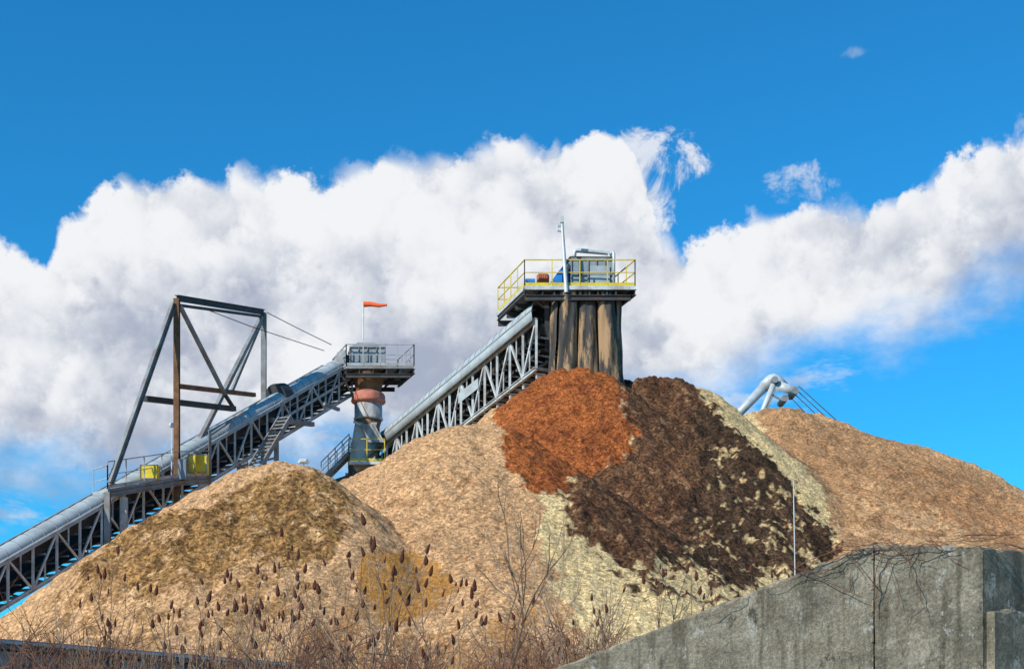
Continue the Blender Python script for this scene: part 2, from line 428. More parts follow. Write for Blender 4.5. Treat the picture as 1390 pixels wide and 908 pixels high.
pr.rail([P(146,668,60.2)+Vector((-.9,1.0,0)),D0],1.15,1.0,.035)
yb=ga.part('yellow_guard',M_yel)
for px,py,d,w,h in ((204,651,62.4,.75,.62),(262,643,64.2,.32,.85),(275,643,64.6,.5,.85)):
    c=P(px,py,d); yb.prism(c,Vector((1,0,0)),Vector((0,1,0)),U,w,.5,h)
    fr_=ga.part('guard_frames',M_steel)
    for z in (.02,h-.02): fr_.beam(c+Vector((-w/2,-.26,z)),c+Vector((w/2,-.26,z)),.03)
    for xx in (-w/2,w/2): fr_.beam(c+Vector((xx,-.27,0)),c+Vector((xx,-.27,h)),.03)
cb=ga.part('control_box',M_shed); c=P(248,651,63.5); cb.prism(c,Vector((1,0,0)),Vector((0,1,0)),U,.35,.3,.9)
g2.ibeam((D0.x,D0.y,0),D0,.24,.24)
g2.beam(P(285,585,65),P(285,660,65),.12); g2.beam(P(283,592,65),P(330,560,68),.1)
bl=ga.part('lamp_globe',M_pipe); c=P(233,577,63); bl.tube([c-U*.12,c-U*.07,c,c+U*.07,c+U*.12],[.03,.1,.13,.1,.03],10); bl.beam(c-U*.1,c-U*2.2,.05)
wi=ga.part('guy_wires',M_dark)
wi.tube([P(362,424,73),P(405,446,74.5),P(450,468,76.5)],.022,4); wi.tube([P(280,420,67),P(340,443,70),P(440,476,76)],.022,4)
ga.done()

# ------------------------------------------------------------ main conveyor to stacking head
R0=P(520,606,78); R1=P(728,434,65.5); WR=3.1; HR=2.25
mc=Obj('stacker_conveyor'); dr=R1-R0; pr_=Vector((dr.x,dr.y,0)).normalized(); sideR=Vector((-pr_.y,pr_.x,0))
if sideR.x<0: sideR=-sideR
a=R0-dr*.12
gallery(mc,a,R1,sideR,HR,WR,15,M_truss,.78,.15,.17,.42,M_steel)
D=-U*HR
lb=mc.part('lower_bracing',M_dark); lt=mc.part('lower_chords',M_truss)
for k in range(0,16):
    p=a.lerp(R1,k/15); lb.beam(p+D*1.02,p+sideR*WR+D*.1,.08); lt.beam(p+D-U*.38,p+sideR*WR+D-U*.38,.12,.16)
    if k<15:
        r=a.lerp(R1,(k+1)/15)
        lt.beam(p+D-U*.38+sideR*WR,r+D-U*.38+sideR*WR,.12)
        lb.beam(p+D-U*.38+sideR*WR*.5,r+D-U*.38+sideR*WR*.5,.12)
        lb.beam(p+D-U*.36,r+D-U*.36+sideR*WR,.07)
bx=mc.part('junction_box',M_cover)
bx.box8([P(622,548,70.4),P(649,527,69.6),P(649,527,69.9),P(622,548,70.7),P(622,534,70.4),P(649,513,69.6),P(649,513,69.9),P(622,534,70.7)])
lg=mc.part('legs',M_steel)
for t in (.0,.45):
    for s in (0,WR):
        p=a.lerp(R1,t)+sideR*s; lg.ibeam((p.x,p.y,0),p+D,.25,.25)
mc.done(('cover',))

# ------------------------------------------------------------ stacking head station
hs=Obj('conveyor_head_station')
FL=P(712,392,65); FR=P(862,390,65); FR.z=FL.z; bk=Vector((-1.25,4.0,0)); BL=FL+bk; BR=FR+bk
dk=hs.part('deck',M_steel); dk.box8([FL,FR,BR,BL,FL+U*.12,FR+U*.12,BR+U*.12,BL+U*.12])
uf=hs.part('under_frame',M_dark); ed=hs.part('edge_beam',M_truss)
ed.beam(FL+Vector((.0,-.05,.03)),FR+Vector((0,-.05,.03)),.06,.18); ed.beam(FL+Vector((-.05,0,.0)),BL+Vector((-.05,0,.0)),.06,.18)
for k in range(7):
    p=FL.lerp(FR,k/6); uf.ibeam(p-U*.16,p+bk-U*.16,.14,.28)
for k in range(4):
    p=FL+bk*(k/3); uf.ibeam(p-U*.42,p+(FR-FL)*.96-U*.42,.16,.24)
rl=hs.part('hand_rail',M_yel); d1=U*.12
rl.rail([BL+d1,FL+d1,FR+d1,BR+d1],1.2,1.15,.036)
rl.rail([BL+d1,BL.lerp(BR,.5)+d1],1.2,1.15,.034)
r_=Vector((1,.03,0)).normalized(); b_=Vector((-.2,.98,0)).normalized()
ho=hs.part('drive_housing',M_house); c=P(797,385,66.6); c.z=FL.z+.12
ho.prism(c,r_,b_,U,1.95,1.8,1.5)
hr=hs.part('housing_ribs',M_steel)
for k in range(6):
    x=-.97+k*.388; p=c+r_*x-b_*.93; hr.beam(p+U*.02,p+U*1.48,.05,.06)
for z in (.03,.75,1.48): hr.beam(c-r_*1.0-b_*.94+U*z,c+r_*1.0-b_*.94+U*z,.07,.06)
for k in range(3): p=c+r_*1.0+b_*(-.85+k*.85); hr.beam(p+U*.02,p+U*1.33,.06)
lid=hs.part('housing_lid',M_dark); lid.prism(c+U*1.505,r_,b_,U,2.1,1.95,.07)
hs.part('housing_door',M_cover).prism(c-b_*.95+r_*.35+U*.2,r_,b_,U,.9,.04,.95)
lw=hs.part('discharge_hood',M_blue)
hc=c-r_*1.35
lw.box8([hc-r_*.35-b_*.7,hc+r_*.33-b_*.7,hc+r_*.33+b_*.7,hc-r_*.35+b_*.7,hc-r_*.05-b_*.7+U*.9,hc+r_*.33-b_*.7+U*1.2,hc+r_*.33+b_*.7+U*1.2,hc-r_*.05+b_*.7+U*.9])
hs.part('hood_plate',M_dark).beam(hc+r_*.0-b_*.8+U*.1,hc+r_*.3-b_*.8+U*1.25,.1,.25)
pp=hs.part('vent_pipe',M_pipe)
def bend(pts,r=.25):
    out=[pts[0]]
    for i in range(1,len(pts)-1):
        p=pts[i]; A=(pts[i-1]-p); B=(pts[i+1]-p); ra=min(r,A.length*.4,B.length*.4)
        A=p+A.normalized()*ra; B=p+B.normalized()*ra
        for k in range(5):
            t=k/4; out.append(A.lerp(p,t).lerp(p.lerp(B,t),t))
    out.append(pts[-1]); return out
pp.tube(bend([c+r_*-.75-b_*.6+U*1.5,c+r_*-.75-b_*.6+U*1.98,c+r_*.9-b_*.6+U*1.86,c+r_*.9-b_*.6+U*1.5]),.10,12)
pp.tube(bend([c+r_*.9-b_*.6+U*1.78,c+r_*.95-b_*1.12+U*1.78,c+r_*.95-b_*1.12+U*.1]),.07,10)
bm_=hs.part('motor_base',M_blue)
mcn=P(735,386,65.8); mcn.z=FL.z+.12
bm_.prism(mcn,r_,b_,U,1.3,.6,.18)
bm_.box8([mcn+r_*.25-b_*.35+U*.18,mcn+r_*.95-b_*.35+U*.18,mcn+r_*.95+b_*.3+U*.18,mcn+r_*.25+b_*.3+U*.18,mcn+r_*.75-b_*.35+U*.9,mcn+r_*.95-b_*.35+U*.9,mcn+r_*.95+b_*.3+U*.9,mcn+r_*.75+b_*.3+U*.9])
bm_.tube([mcn-r_*.75+U*.4,mcn-r_*.3+U*.4],.19,14)
mo=hs.part('gear_motor',M_motor); mo.tube([mcn-r_*.28+U*.45-b_*.3,mcn-r_*.2+U*.45-b_*.3,mcn+r_*.22+U*.45-b_*.3,mcn+r_*.28+U*.45-b_*.3],[.2,.27,.27,.2],16)
for k in range(5): mo.tube([mcn-r_*(.2-k*.09)+U*.45-b_*.3,mcn-r_*(.17-k*.09)+U*.45-b_*.3],.29,16)
ms=hs.part('mast',M_pipe); m0=P(769,392,64.9); m0.z=FL.z-.2; m1=P(763,304,64.9)
ms.tube([m0,m1],[.10,.07],10)
m1b=m1+U*.05; ms.beam(m1b,m1b+U*.3,.16,.16); ms.tube([m1+Vector((-.02,0,-.35)),m1+Vector((-.22,-.1,-.35)),m1+Vector((-.22,-.1,-.1))],.04,8)
ms.prism(m1+Vector((-.12,0,-.12)),r_,b_,U,.3,.12,.12)
ch=hs.part('chute_skirts',M_chute); fm=hs.part('chute_frame',M_dark)
ct=P(792,408,66.5); zt=ct.z; zb=P(790,509,64.5).z-.7
loop=[(-1.32,-1.2),(1.32,-1.2),(1.32,1.4),(-1.32,1.4)]
npn=[3,3,3,3]
for e in range(4):
    A_=Vector(loop[e]+(0,)); B_=Vector(loop[(e+1)%4]+(0,)); dd=(B_-A_)/npn[e]; nn=Vector((dd.y,-dd.x,0)).normalized()
    for k in range(npn[e]):
        p0=A_+dd*k; base=len(ch.v); NX,NZ=16,18; ph=random.random()*6; zz=zb+random.uniform(0,.25); amp=random.uniform(.24,.34); tw=random.uniform(-.05,.05)
        for j in range(NZ+1):
            t=j/NZ; z=zt+(zz-zt)*t
            fl_=1+.10*t+.12*t*t+.02*math.sin(3*t+ph)
            for i in range(NX+1):
                u=i/NX; bul=math.sin(math.pi*u)**.6*amp*(1-.25*t)+.035*math.sin(11*u+ph+5*t)+.02*math.sin(14*t+ph*2+3*u)
                q=(p0+dd*(u*.93+.035+tw*t)); q=Vector((q.x*fl_,q.y*fl_,0))+nn*bul
                ca_,sa_=math.cos(.1),math.sin(.1)
                ch.v.append((ct.x+q.x*ca_-q.y*sa_,ct.y+q.x*sa_+q.y*ca_,z+.05*math.sin(5*u+ph)*t))
        for j in range(NZ):
            for i in range(NX):
                w=base+j*(NX+1)+i; ch.f.append((w,w+1,w+NX+2,w+NX+1))
fm.prism(Vector((ct.x,ct.y,zt-.02)),r_,b_,U,3.0,2.9,.30)
fm.prism(Vector((ct.x,ct.y,zt-3.5)),r_,b_,U,1.9,1.8,3.4)
for k in range(8):
    p=Vector((ct.x-1.4+k*.4,ct.y-1.45,zt)); fm.beam(p-U*.35,p+U*.35,.07)
uf.box8([P(705,430,67.5),P(748,425,66),P(752,425,68),P(712,430,69),P(722,405,67.5),P(748,402,66),P(752,402,68),P(722,405,69)])
uf.beam(P(682,418,68.6),P(742,440,66.5),.18); uf.beam(P(712,398,65.1),P(750,425,65.8),.14); uf.beam(P(742,405,65.5),P(744,520,66.5),.22); uf.beam(P(750,420,67.5),P(735,520,68),.25)
hs.done(('chute_skirts','vent_pipe'))

# ------------------------------------------------------------ transfer tower
tt=Obj('transfer_tower')
fl=P(470,500,76.5); frr=P(562,500,76.5); frr.z=fl.z; bk=Vector((-1.1,3.0,0)); b0=fl+bk; b1=frr+bk
dk=tt.part('deck',M_steel); dk.box8([fl,frr,b1,b0,fl+U*.14,frr+U*.14,b1+U*.14,b0+U*.14])
uf=tt.part('under_frame',M_dark)
for k in range(6):
    p=fl.lerp(frr,k/5); uf.ibeam(p-U*.15,p+bk-U*.15,.14,.26)
for k in range(3): p=fl+bk*k/2; uf.ibeam(p-U*.4,p+(frr-fl)*.95-U*.4,.15,.22)
rl=tt.part('hand_rail',M_grail); rl.rail([b1+U*.14,frr+U*.14,fl+U*.14,b0+U*.14,b1+U*.14],1.15,.85,.042)
cx=P(497,480,77.6)
ho=tt.part('top_housing',M_house); c=Vector((cx.x,cx.y,fl.z+.14)); ho.prism(c,r_,b_,U,1.9,1.5,1.1)
ho.box8([c-r_*.95-b_*.75+U*1.1,c+r_*.95-b_*.75+U*1.1,c+r_*.95+b_*.75+U*1.1,c-r_*.95+b_*.75+U*1.1,c-r_*.5-b_*.4+U*1.45,c+r_*.4-b_*.4+U*1.45,c+r_*.4+b_*.4+U*1.45,c-r_*.5+b_*.4+U*1.45])
hr=tt.part('housing_ribs',M_steel)
for k in range(5): p=c+r_*(-.95+k*.475)-b_*.78; hr.beam(p,p+U*1.1,.05)
hr.beam(c-r_*.98-b_*.79+U*1.1,c+r_*.98-b_*.79+U*1.1,.06)
tt.part('inlet_hood',M_steel).box8([P(452,494,77.2),P(470,494,77),P(470,494,78.8),P(452,494,79),P(458,478,77.2),P(470,474,77),P(470,474,78.8),P(458,478,79)])
ws=tt.part('windsock_pole',M_pipe); w0=P(493,462,77.5); w1=P(493,411,77.5); ws.tube([w0,w1],.035,6)
wk=tt.part('windsock',M_orange); e0=P(494,413,77.5); e1=P(525,414,77.2)
wk.tube([e0,e0.lerp(e1,.3)+U*.02,e0.lerp(e1,.65)-U*.04,e1],[.15,.13,.10,.06],12)
sd=tt.part('hopper_cone',M_rust); hc=P(500,520,77.6); Z=lambda el:P(0,el,77.6).z
sd.lathe(hc,[(Z(505),1.0),(Z(512),1.0),(Z(516),.85),(Z(530),.68),(Z(533),.7)],20)
tt.part('red_drum',M_pink).lathe(hc,[(Z(532),.70),(Z(535),.86),(Z(538),.92),(Z(543),.92),(Z(545),.95),(Z(547),.9),(Z(549),.7)],24)
tt.part('grey_drum',M_alu).lathe(hc,[(Z(548),.76),(Z(567),.76),(Z(568),.8),(Z(570),.8),(Z(571),.72)],24)
tt.part('lower_cone',M_rust).lathe(hc,[(Z(570),.74),(Z(588),.5),(Z(592),.5)],20)
lc_=tt.part('slanted_chute',M_alu)
lc_.box8([P(473,625,77),P(497,625,77),P(497,625,78.3),P(473,625,78.3),P(482,573,77),P(512,573,77),P(512,573,78.3),P(482,573,78.3)])
lc_.beam(P(480,572,76.9),P(516,590,76.9),.12); lc_.box8([P(500,600,76.8),P(522,600,76.8),P(522,600,78.3),P(500,600,78.3),P(490,575,76.8),P(508,575,76.8),P(508,575,78.3),P(490,575,78.3)])
lp=tt.part('lower_platform',M_truss); f0=P(474,630,76.4); f1=P(522,630,76.4); bb=Vector((-.3,2.2,0))
lp.box8([f0,f1,f1+bb,f0+bb,f0+U*.16,f1+U*.16,f1+bb+U*.16,f0+bb+U*.16])
yr=tt.part('lower_rail',M_yel); yr.rail([f0+bb+U*.16,f0+U*.16,f1+U*.16],1.2,.8,.034)
lg=tt.part('legs',M_dark)
for px,d in ((476,76.8),(519,76.8),(472,79),(515,79)):
    p=P(px,640,d); lg.ibeam((p.x,p.y,0),(p.x,p.y,f0.z),.24,.24)
for px in (488,514):
    p=P(px,505,78.2); lg.beam((p.x,p.y,f0.z),p,.1)
lg.beam(P(455,655,76.6),P(520,632,76.6),.3); lg.beam(P(452,662,77.6),P(525,640,76.8),.25); lg.beam(P(476,632,76.7),P(505,675,76.7),.16); lg.beam(P(520,632,76.7),P(476,678,76.7),.16)
lg.beam(P(455,655,76.6),P(470,690,76.6),.3)
sr=tt.part('stair',M_steel); s0=P(436,652,77); s1=P(474,614,77)
for o_ in (Vector((0,0,0)),Vector((0,.8,0))): sr.beam(s0+o_,s1+o_,.06,.22)
for k in range(12): p=s0.lerp(s1,k/11); sr.beam(p,p+Vector((0,.8,0)),.24,.04)
srr=tt.part('stair_rail',M_grail)
for o_ in (Vector((0,0,0)),Vector((0,.8,0))):
    srr.beam(s0+o_+U*1,s1+o_+U*1,.05); srr.beam(s0+o_+U*.5,s1+o_+U*.5,.035)
    for k in range(5): p=s0.lerp(s1,k/4)+o_; srr.beam(p,p+U*1,.05)
tt.done(('hopper_cone','red_drum','grey_drum','lower_cone'))

sl=Obj('area_lamp'); b=sl.part('pole',M_steel); p=P(412,628,52); b.beam((p.x,p.y,9),p,.06); h=sl.part('head',M_pipe); h.tube([p-Vector((.18,0,.02)),p+Vector((-.1,0,.06)),p+Vector((.1,0,.06)),p+Vector((.18,0,-.02))],[.05,.1,.1,.05],10); sl.done()

# ------------------------------------------------------------ stacker boom behind right pile
bo=Obj('stacker_boom'); t=bo.part('arms',M_boom)
t.tube([P(985,580,84),P(1040,522,84)],[.22,.30],16); t.tube([P(1026,580,83.6),P(1050,522,83.6)],[.14,.18],12)
t.tube(bend([P(1036,526,84),P(1050,512,84),P(1064,526,84)],.5),.34,16)
t.box8([P(1050,528,83.5),P(1080,538,83.5),P(1080,538,84.6),P(1050,528,84.6),P(1058,517,83.5),P(1084,526,83.5),P(1084,526,84.6),P(1058,517,84.6)])
dkb=bo.part('sheaves',M_steel)
for q,r in ((P(1080,530,83.3),.2),(P(1066,540,83.3),.2),(P(1052,515,83.3),.2)): dkb.tube([q,q+Vector((0,1.5,0))],r,16)
dkb.beam(P(1052,528,83.4),P(1040,560,83.4),.1); dkb.beam(P(1066,545,83.4),P(1048,536,83.4),.1)
w=bo.part('cables',M_dark)
for i,(s,e2) in enumerate((((1084,524),(1146,580)),((1082,530),(1134,578)),((1078,534),(1120,574)),((1074,540),(1104,572)))): w.tube([P(s[0],s[1],84),P(e2[0],e2[1],80)],.026,4)
bo.done(('arms',))

# ------------------------------------------------------------ concrete wall
cw=Obj('concrete_wall'); m=cw.part('wing_wall',M_conc)
def wallseg(m,p0,p1,z0,z1,th,nrm,zb=0,step=.12,seed=0,jit=.014):
    L=math.hypot(p1[0]-p0[0],p1[1]-p0[1]); n=max(2,int(L/step)); base=len(m.v)
    rr=random.Random(seed)
    for k in range(n+1):
        t=k/n; x=p0[0]+(p1[0]-p0[0])*t; y=p0[1]+(p1[1]-p0[1])*t; z=z0+(z1-z0)*t
        j=rr.uniform(-1,1)*jit; ch_=.02+rr.random()**3*.06
        for q in ((x,y,zb),(x,y,z-ch_+j),(x+nrm[0]*ch_,y+nrm[1]*ch_,z+j),(x+nrm[0]*th,y+nrm[1]*th,z+j),(x+nrm[0]*th,y+nrm[1]*th,zb)): m.v.append(q)
    for k in range(n):
        for i in range(4):
            a=base+k*5+i; m.f.append((a,a+5,a+6,a+1))
    m.f.append((base,base+1,base+2,base+3,base+4)); e=base+n*5; m.f.append((e+4,e+3,e+2,e+1,e))
q=lambda px,d:(px-695)/F*d
zt=P(0,738,20).z
xl=q(750,20); zl=P(0,908,20).z; xr=q(1185.5,20); sl_=(zt-zl)/(xr-xl)
xs0=xl-(zl-.15)/sl_
wallseg(m,(xs0,20),(xr,20),.15,zt,.45,(0,1),seed=1)
m2=cw.part('main_wall',M_conc); wallseg(m2,(q(1187.8,20),20.012),(q(1335,20),20.012),zt,zt-.03,.45,(0,1),seed=2)
m3=cw.part('return_wall',M_conc); c0=(q(1335,20)+.006,20.02); c1=(q(1335,20)+5.4,24.0); wallseg(m3,c0,c1,zt-.035,zt+.02,.4,(-.59,.80),seed=3)
m4=cw.part('footing_block',M_conc)
z8=P(0,829,20.2).z
wallseg(m4,(c0[0]+.14,c0[1]-.06),(c1[0]+.25,c1[1]-.25),z8,z8,.2,(-.59,.80),seed=4,jit=.04)
dkc=cw.part('joint_filler',M_dark); dkc.beam((q(1186.5,20),20.12,0),(q(1186.5,20),20.12,zt-.08),.06,.09)
rr=random.Random(9)
sp_=cw.part('joint_spalls',M_conc)
z=2.4
while z<zt-.05:
    h=rr.uniform(.06,.25); w=rr.uniform(.02,.07)
    sp_.box8([(xr-w,19.985,z),(xr+.0,19.985,z+.01),(xr,20.05,z+.01),(xr-w,20.05,z),(xr-w*.6,19.99,z+h),(xr-.003,19.985,z+h),(xr-.003,20.05,z+h),(xr-w*.6,20.05,z+h)]); z+=h+rr.uniform(.05,.3)
cw.done()

# ------------------------------------------------------------ shed
sh=Obj('metal_shed'); A_=P(-40,864,24.4); B_=P(392,895,33); B_.z=A_.z
dA=(B_-A_).normalized(); nb=Vector((-dA.y,dA.x,0))
w=sh.part('walls',M_shedw)
w.box8([Vector((A_.x,A_.y,0)),Vector((B_.x,B_.y,0)),Vector((B_.x,B_.y,0))+nb*5,Vector((A_.x,A_.y,0))+nb*5,A_-U*.2,B_-U*.2,B_+nb*5-U*.2,A_+nb*5-U*.2])
ro=sh.part('roof',M_shed)
A2=A_-dA*.2-nb*.15; B2=B_+dA*.2-nb*.15
ro.box8([A2-U*.17,B2-U*.17,B2+nb*5.4-U*.17,A2+nb*5.4-U*.17,A2,B2,B2+nb*5.4,A2+nb*5.4])
ri=sh.part('wall_ribs',M_shed)
Lr=(B_-A_).length
for k in range(int(Lr/.4)):
    p=A_+dA*(.2+k*.4)-nb*.03; ri.beam((p.x,p.y,0),(p.x,p.y,A_.z-.2),.05)
gt=sh.part('gutter',M_pipe); gt.beam(A2-nb*.06-U*.06,B2-nb*.06-U*.06,.1,.05)
sh.done()

pw=Obj('marker_pole'); b=pw.part('pole',M_pipe); p=P(1077,652,40); b.tube([(p.x+.15,p.y,0),(p.x,p.y,p.z)],[.025,.013],8); b.tube([p,p+Vector((-.1,0,.05))],.012,6); pw.done()

# ------------------------------------------------------------ bare shrubs
def rv(s): return Vector((random.gauss(0,s),random.gauss(0,s),random.gauss(0,s)))
def grow(segs,tips_,p,d,ln,r,lev,spread=.55):
    n=5; pts=[p]; dd=d.copy()
    for k in range(n):
        dd=(dd+rv(.11)+U*.06).normalized(); p=p+dd*ln/n; pts.append(p)
    r1=r*.66
    segs.append((pts,[r+(r1-r)*k/n for k in range(n+1)]))
    if lev==0:
        tips_.append((p,dd)); return
    nb_=random.choice((2,2,3))
    for k in range(nb_):
        ax=Vector((random.uniform(-1,1),random.uniform(-1,1),random.uniform(-.1,.3))).normalized()
        nd=(dd+ax*spread*random.uniform(.7,1.4)).normalized()
        grow(segs,tips_,p,nd,ln*random.uniform(.5,.85),r1,lev-1,spread)
    if random.random()<.6:
        k=random.randint(2,3); ax=Vector((random.uniform(-1,1),random.uniform(-1,1),.2)).normalized()
        grow(segs,tips_,pts[k],(dd+ax*.8).normalized(),ln*.5,r1*.8,max(0,lev-2),spread)
def plant(name,tip,lev,r,mt,cones,spread,zbase=0):
    o=Obj(name); mb=o.part('stems',mt); cn=o.part('fruit_cones',M_cone)
    base=Vector((tip.x+random.uniform(-.3,.3),tip.y,0)); segs=[]; tips_=[]
    grow(segs,tips_,base,Vector((random.uniform(-.12,.12),random.uniform(-.1,.1),1)).normalized(),tip.z*.6,r,lev,spread)
    mz=max(p.z for s,_ in segs for p in s); k=(tip.z-.2*cones)/mz
    S=lambda p:Vector((base.x+(p.x-base.x)*k*.8,base.y+(p.y-base.y)*k,p.z*k))
    for s,rs in segs: mb.tube([S(p) for p in s],rs,4,False)
    if cones:
        for p,dd in tips_:
            if random.random()>.72: continue
            p=S(p); c=dd.lerp(U,.65).normalized(); L=random.uniform(.11,.22); w=L*random.uniform(.15,.21); bd=rv(.12)
            cn.tube([p+(c*L+bd*L*t)*t for t in (0,.08,.25,.45,.65,.85,1)],[w*.2,w*.75,w*1.05,w*random.uniform(.8,1.05),w*.75,w*.45,w*.08],7)
    o.done()
sum_=[(150,762,27),(192,745,28),(255,790,26),(290,778,25),(338,772,26),(395,782,27),(424,798,25),(462,742,24),(497,720,24),(520,735,25),(552,735,24),(590,780,25),(318,808,23),(228,825,24),(747,830,27),(778,798,28),(868,755,27),(908,768,28),(942,762,28),(838,788,27),(655,860,25),(712,850,26),(1010,768,30),(1058,762,30),(272,812,27),(362,795,28),(305,795,27),(442,810,27),(480,775,26),(535,765,27),(570,800,26),(620,840,26),(800,825,27),(890,790,26)]
for px,py,d in sum_:
    tip=P(px,py,d)
    plant('sumac_shrub',tip,3 if py<800 and px<700 else 2,.020,random.choice((M_twig,M_twig2,M_twig2)),1,.5)
for px,py,d,lev in ((690,648,24,3),(745,690,26,3),(720,720,25,3),(808,745,27,3),(1237,706,40,2),(505,745,30,3),(780,770,26,3),(130,790,27,3),(30,830,26,3)):
    plant('bare_sapling',P(px,py,d),lev,.032,M_twig2 if px!=690 else M_twig,0,.42)
# tangled low thicket
th=MB()
for k in range(2500):
    px=random.uniform(-30,850); d=random.uniform(23,31)
    if px<400:
        d=random.uniform(20.5,23.5)
        if random.random()<.45: continue
    x=(px-695)/F*d; top=P(0,random.gauss(886 if px>400 else 890,20),d).z
    top+= .22*math.sin(px/55)+.15*math.sin(px/21)
    p=Vector((x,d,top-random.uniform(.5,1.3))); dd=Vector((random.gauss(0,.5),random.gauss(0,.3),1)).normalized()
    pts=[Vector((x,d,0)),p]; L=random.uniform(.5,1.2)
    for j in range(6):
        dd=(dd+rv(.18)-U*.06*j*random.random()).normalized(); pts.append(pts[-1]+dd*L/6)
    if random.random()<.6: pts=pts[1:]
    r=random.uniform(.004,.008); th.tube(pts,[r]*(len(pts)-1)+[r*.4],3,False)
    for j in range(3):
        s=pts[random.randint(1,len(pts)-2)]; e=dd+rv(.5); e.normalize(); l2=random.uniform(.15,.5)
        th.tube([s,s+e*l2*.5,s+e*l2+U*.03],[r*.7,r*.6,r*.3],3,False)
mk('brush_thicket',th,M_red)
ds=MB()
for k in range(600):
    px=random.uniform(60,860); d=random.uniform(23,31) if px>400 else random.uniform(21,23.5); x=(px-695)/F*d; top=P(0,random.gauss(880,18),d).z
    p=Vector((x,d,0)); l=Vector((random.gauss(0,.06),random.gauss(0,.05),1)); b2=rv(.12)
    ds.tube([p,p+l*top*.6,p+l*top*.85+b2*.3,p+l*top+b2],[.007,.006,.005,.002],3,False)
mk('dry_stalks',ds,M_twig2)
# dried vines over the wall
vi=MB()
def topz(x):
    return .15+(x-xs0)*sl_ if x<xr else zt
for k in range(38):
    x=random.uniform(3.2,7.4) if k>12 else random.uniform(4.6,6.6)
    z=topz(x)+random.uniform(-.05,.12); y=19.93
    hd=Vector((random.choice((-1,1)),0,-random.uniform(0,.5))).normalized(); pts=[Vector((x,20.2,z+.02))]
    p=Vector((x,y,z)); pts.append(p.copy())
    for j in range(random.randint(4,11)):
        hd=(hd+Vector((random.gauss(0,.25),0,random.gauss(-.02,.25)))).normalized(); p=p+hd*.12; p.y=19.95-random.random()*.06
        tz=topz(p.x)+.12
        if p.z>tz: p.z=tz
        pts.append(p.copy())
    r=random.uniform(.003,.006); vi.tube(pts,[r]*(len(pts)-1)+[r*.4],4,False)
    if random.random()<.7:
        s=random.choice(pts[2:]); vi.tube([s,s+Vector((random.gauss(0,.2),-.03,random.uniform(-.25,.05)))],[r*.7,r*.3],3,False)
mk('dried_vine',vi,M_red)

# ------------------------------------------------------------ world : sky with cumulus
sv=Vector((-.62,-.58,.58)).normalized(); el=math.asin(sv.z); rot=math.atan2(sv.x,sv.y)
w=bpy.data.worlds.new('World'); sc.world=w; w.use_nodes=True; nt=w.node_tree; N=nt.nodes; L=nt.links
w.cycles.sampling_method='MANUAL'; w.cycles.sample_map_resolution=256
bg=N['Background']; bg.inputs['Strength'].default_value=.1
sky=N.new('ShaderNodeTexSky'); sky.sky_type='NISHITA'; sky.sun_disc=False; sky.sun_elevation=el; sky.sun_rotation=rot%(2*math.pi)
sky.altitude=300; sky.air_density=1.0; sky.dust_density=.3; sky.ozone_density=2.5
tc=N.new('ShaderNodeTexCoord'); sp=N.new('ShaderNodeSeparateXYZ'); L.new(tc.outputs['Generated'],sp.inputs[0])
def mth(op,a,b=None,c=None,clamp=False):
    n=N.new('ShaderNodeMath'); n.operation=op; n.use_clamp=clamp
    for i,v in enumerate((a,b,c)):
        if v is None: continue
        if isinstance(v,(int,float)): n.inputs[i].default_value=v
        else: L.new(v,n.inputs[i])
    return n.outputs[0]
x,y,z=sp.outputs
az=mth('ARCTAN2',x,y); hyp=mth('SQRT',mth('ADD',mth('MULTIPLY',x,x),mth('MULTIPLY',y,y))); v=mth('DIVIDE',z,mth('MAXIMUM',hyp,.001))
un=mth('ADD',az,.5,clamp=True)
def AZ(px): return math.atan((px-695)/F)
def EV(px,py): return (1000-py)/F*math.cos(AZ(px))
def curve(pts):
    c=N.new('ShaderNodeFloatCurve'); cm=c.mapping; cu=cm.curves[0]
    pp=[(AZ(px)+.5,EV(px,py)) for px,py in pts]
    cu.points[0].location=(0,pp[0][1]); cu.points[1].location=(1,pp[-1][1])
    for a in pp: cu.points.new(*a)
    for p in cu.points: p.handle_type='VECTOR'
    cm.update(); c.inputs['Factor'].default_value=1; L.new(un,c.inputs['Value']); return c.outputs[0]
top=curve([(0,330),(40,352),(65,352),(85,294),(130,256),(210,246),(320,228),(450,236),(520,216),(600,202),(700,180),(740,192),(820,185),(860,204),(880,250),(893,308),(930,322),(980,298),(1040,284),(1075,272),(1120,266),(1200,266),(1260,243),(1300,212),(1340,184),(1390,170)])
bot=curve([(0,668),(80,678),(220,668),(430,648),(600,640),(850,590),(960,550),(1070,520),(1150,498),(1230,474),(1300,444),(1390,404)])
def noise(scale,det,rg,off=(0,0,0),vs=(1,1,1),dist=0):
    mp=N.new('ShaderNodeMapping'); mp.inputs['Location'].default_value=off; mp.inputs['Scale'].default_value=vs; L.new(tc.outputs['Generated'],mp.inputs[0])
    n=N.new('ShaderNodeTexNoise'); n.inputs['Scale'].default_value=scale; n.inputs['Detail'].default_value=det; n.inputs['Roughness'].default_value=rg; n.inputs['Distortion'].default_value=dist
    L.new(mp.outputs[0],n.inputs['Vector']); return n.outputs[0]
def sstep(val,a,b,lo=0,hi=1):
    m=N.new('ShaderNodeMapRange'); m.interpolation_type='SMOOTHSTEP'; L.new(val,m.inputs[0]); m.inputs[1].default_value=a; m.inputs[2].default_value=b; m.inputs[3].default_value=lo; m.inputs[4].default_value=hi; return m.outputs[0]
n1=noise(17,8,.62); n1b=noise(17,5,.62,(.08,0,-.19)); n2=noise(5,4,.55,(3,1,2.6),(1,1,1.7)); n3=noise(9,7,.6,(7,3,1),(1,1,1.8))
vo=N.new('ShaderNodeTexVoronoi'); vo.feature='SMOOTH_F1'; vo.inputs['Smoothness'].default_value=.35; vo.inputs['Scale'].default_value=40
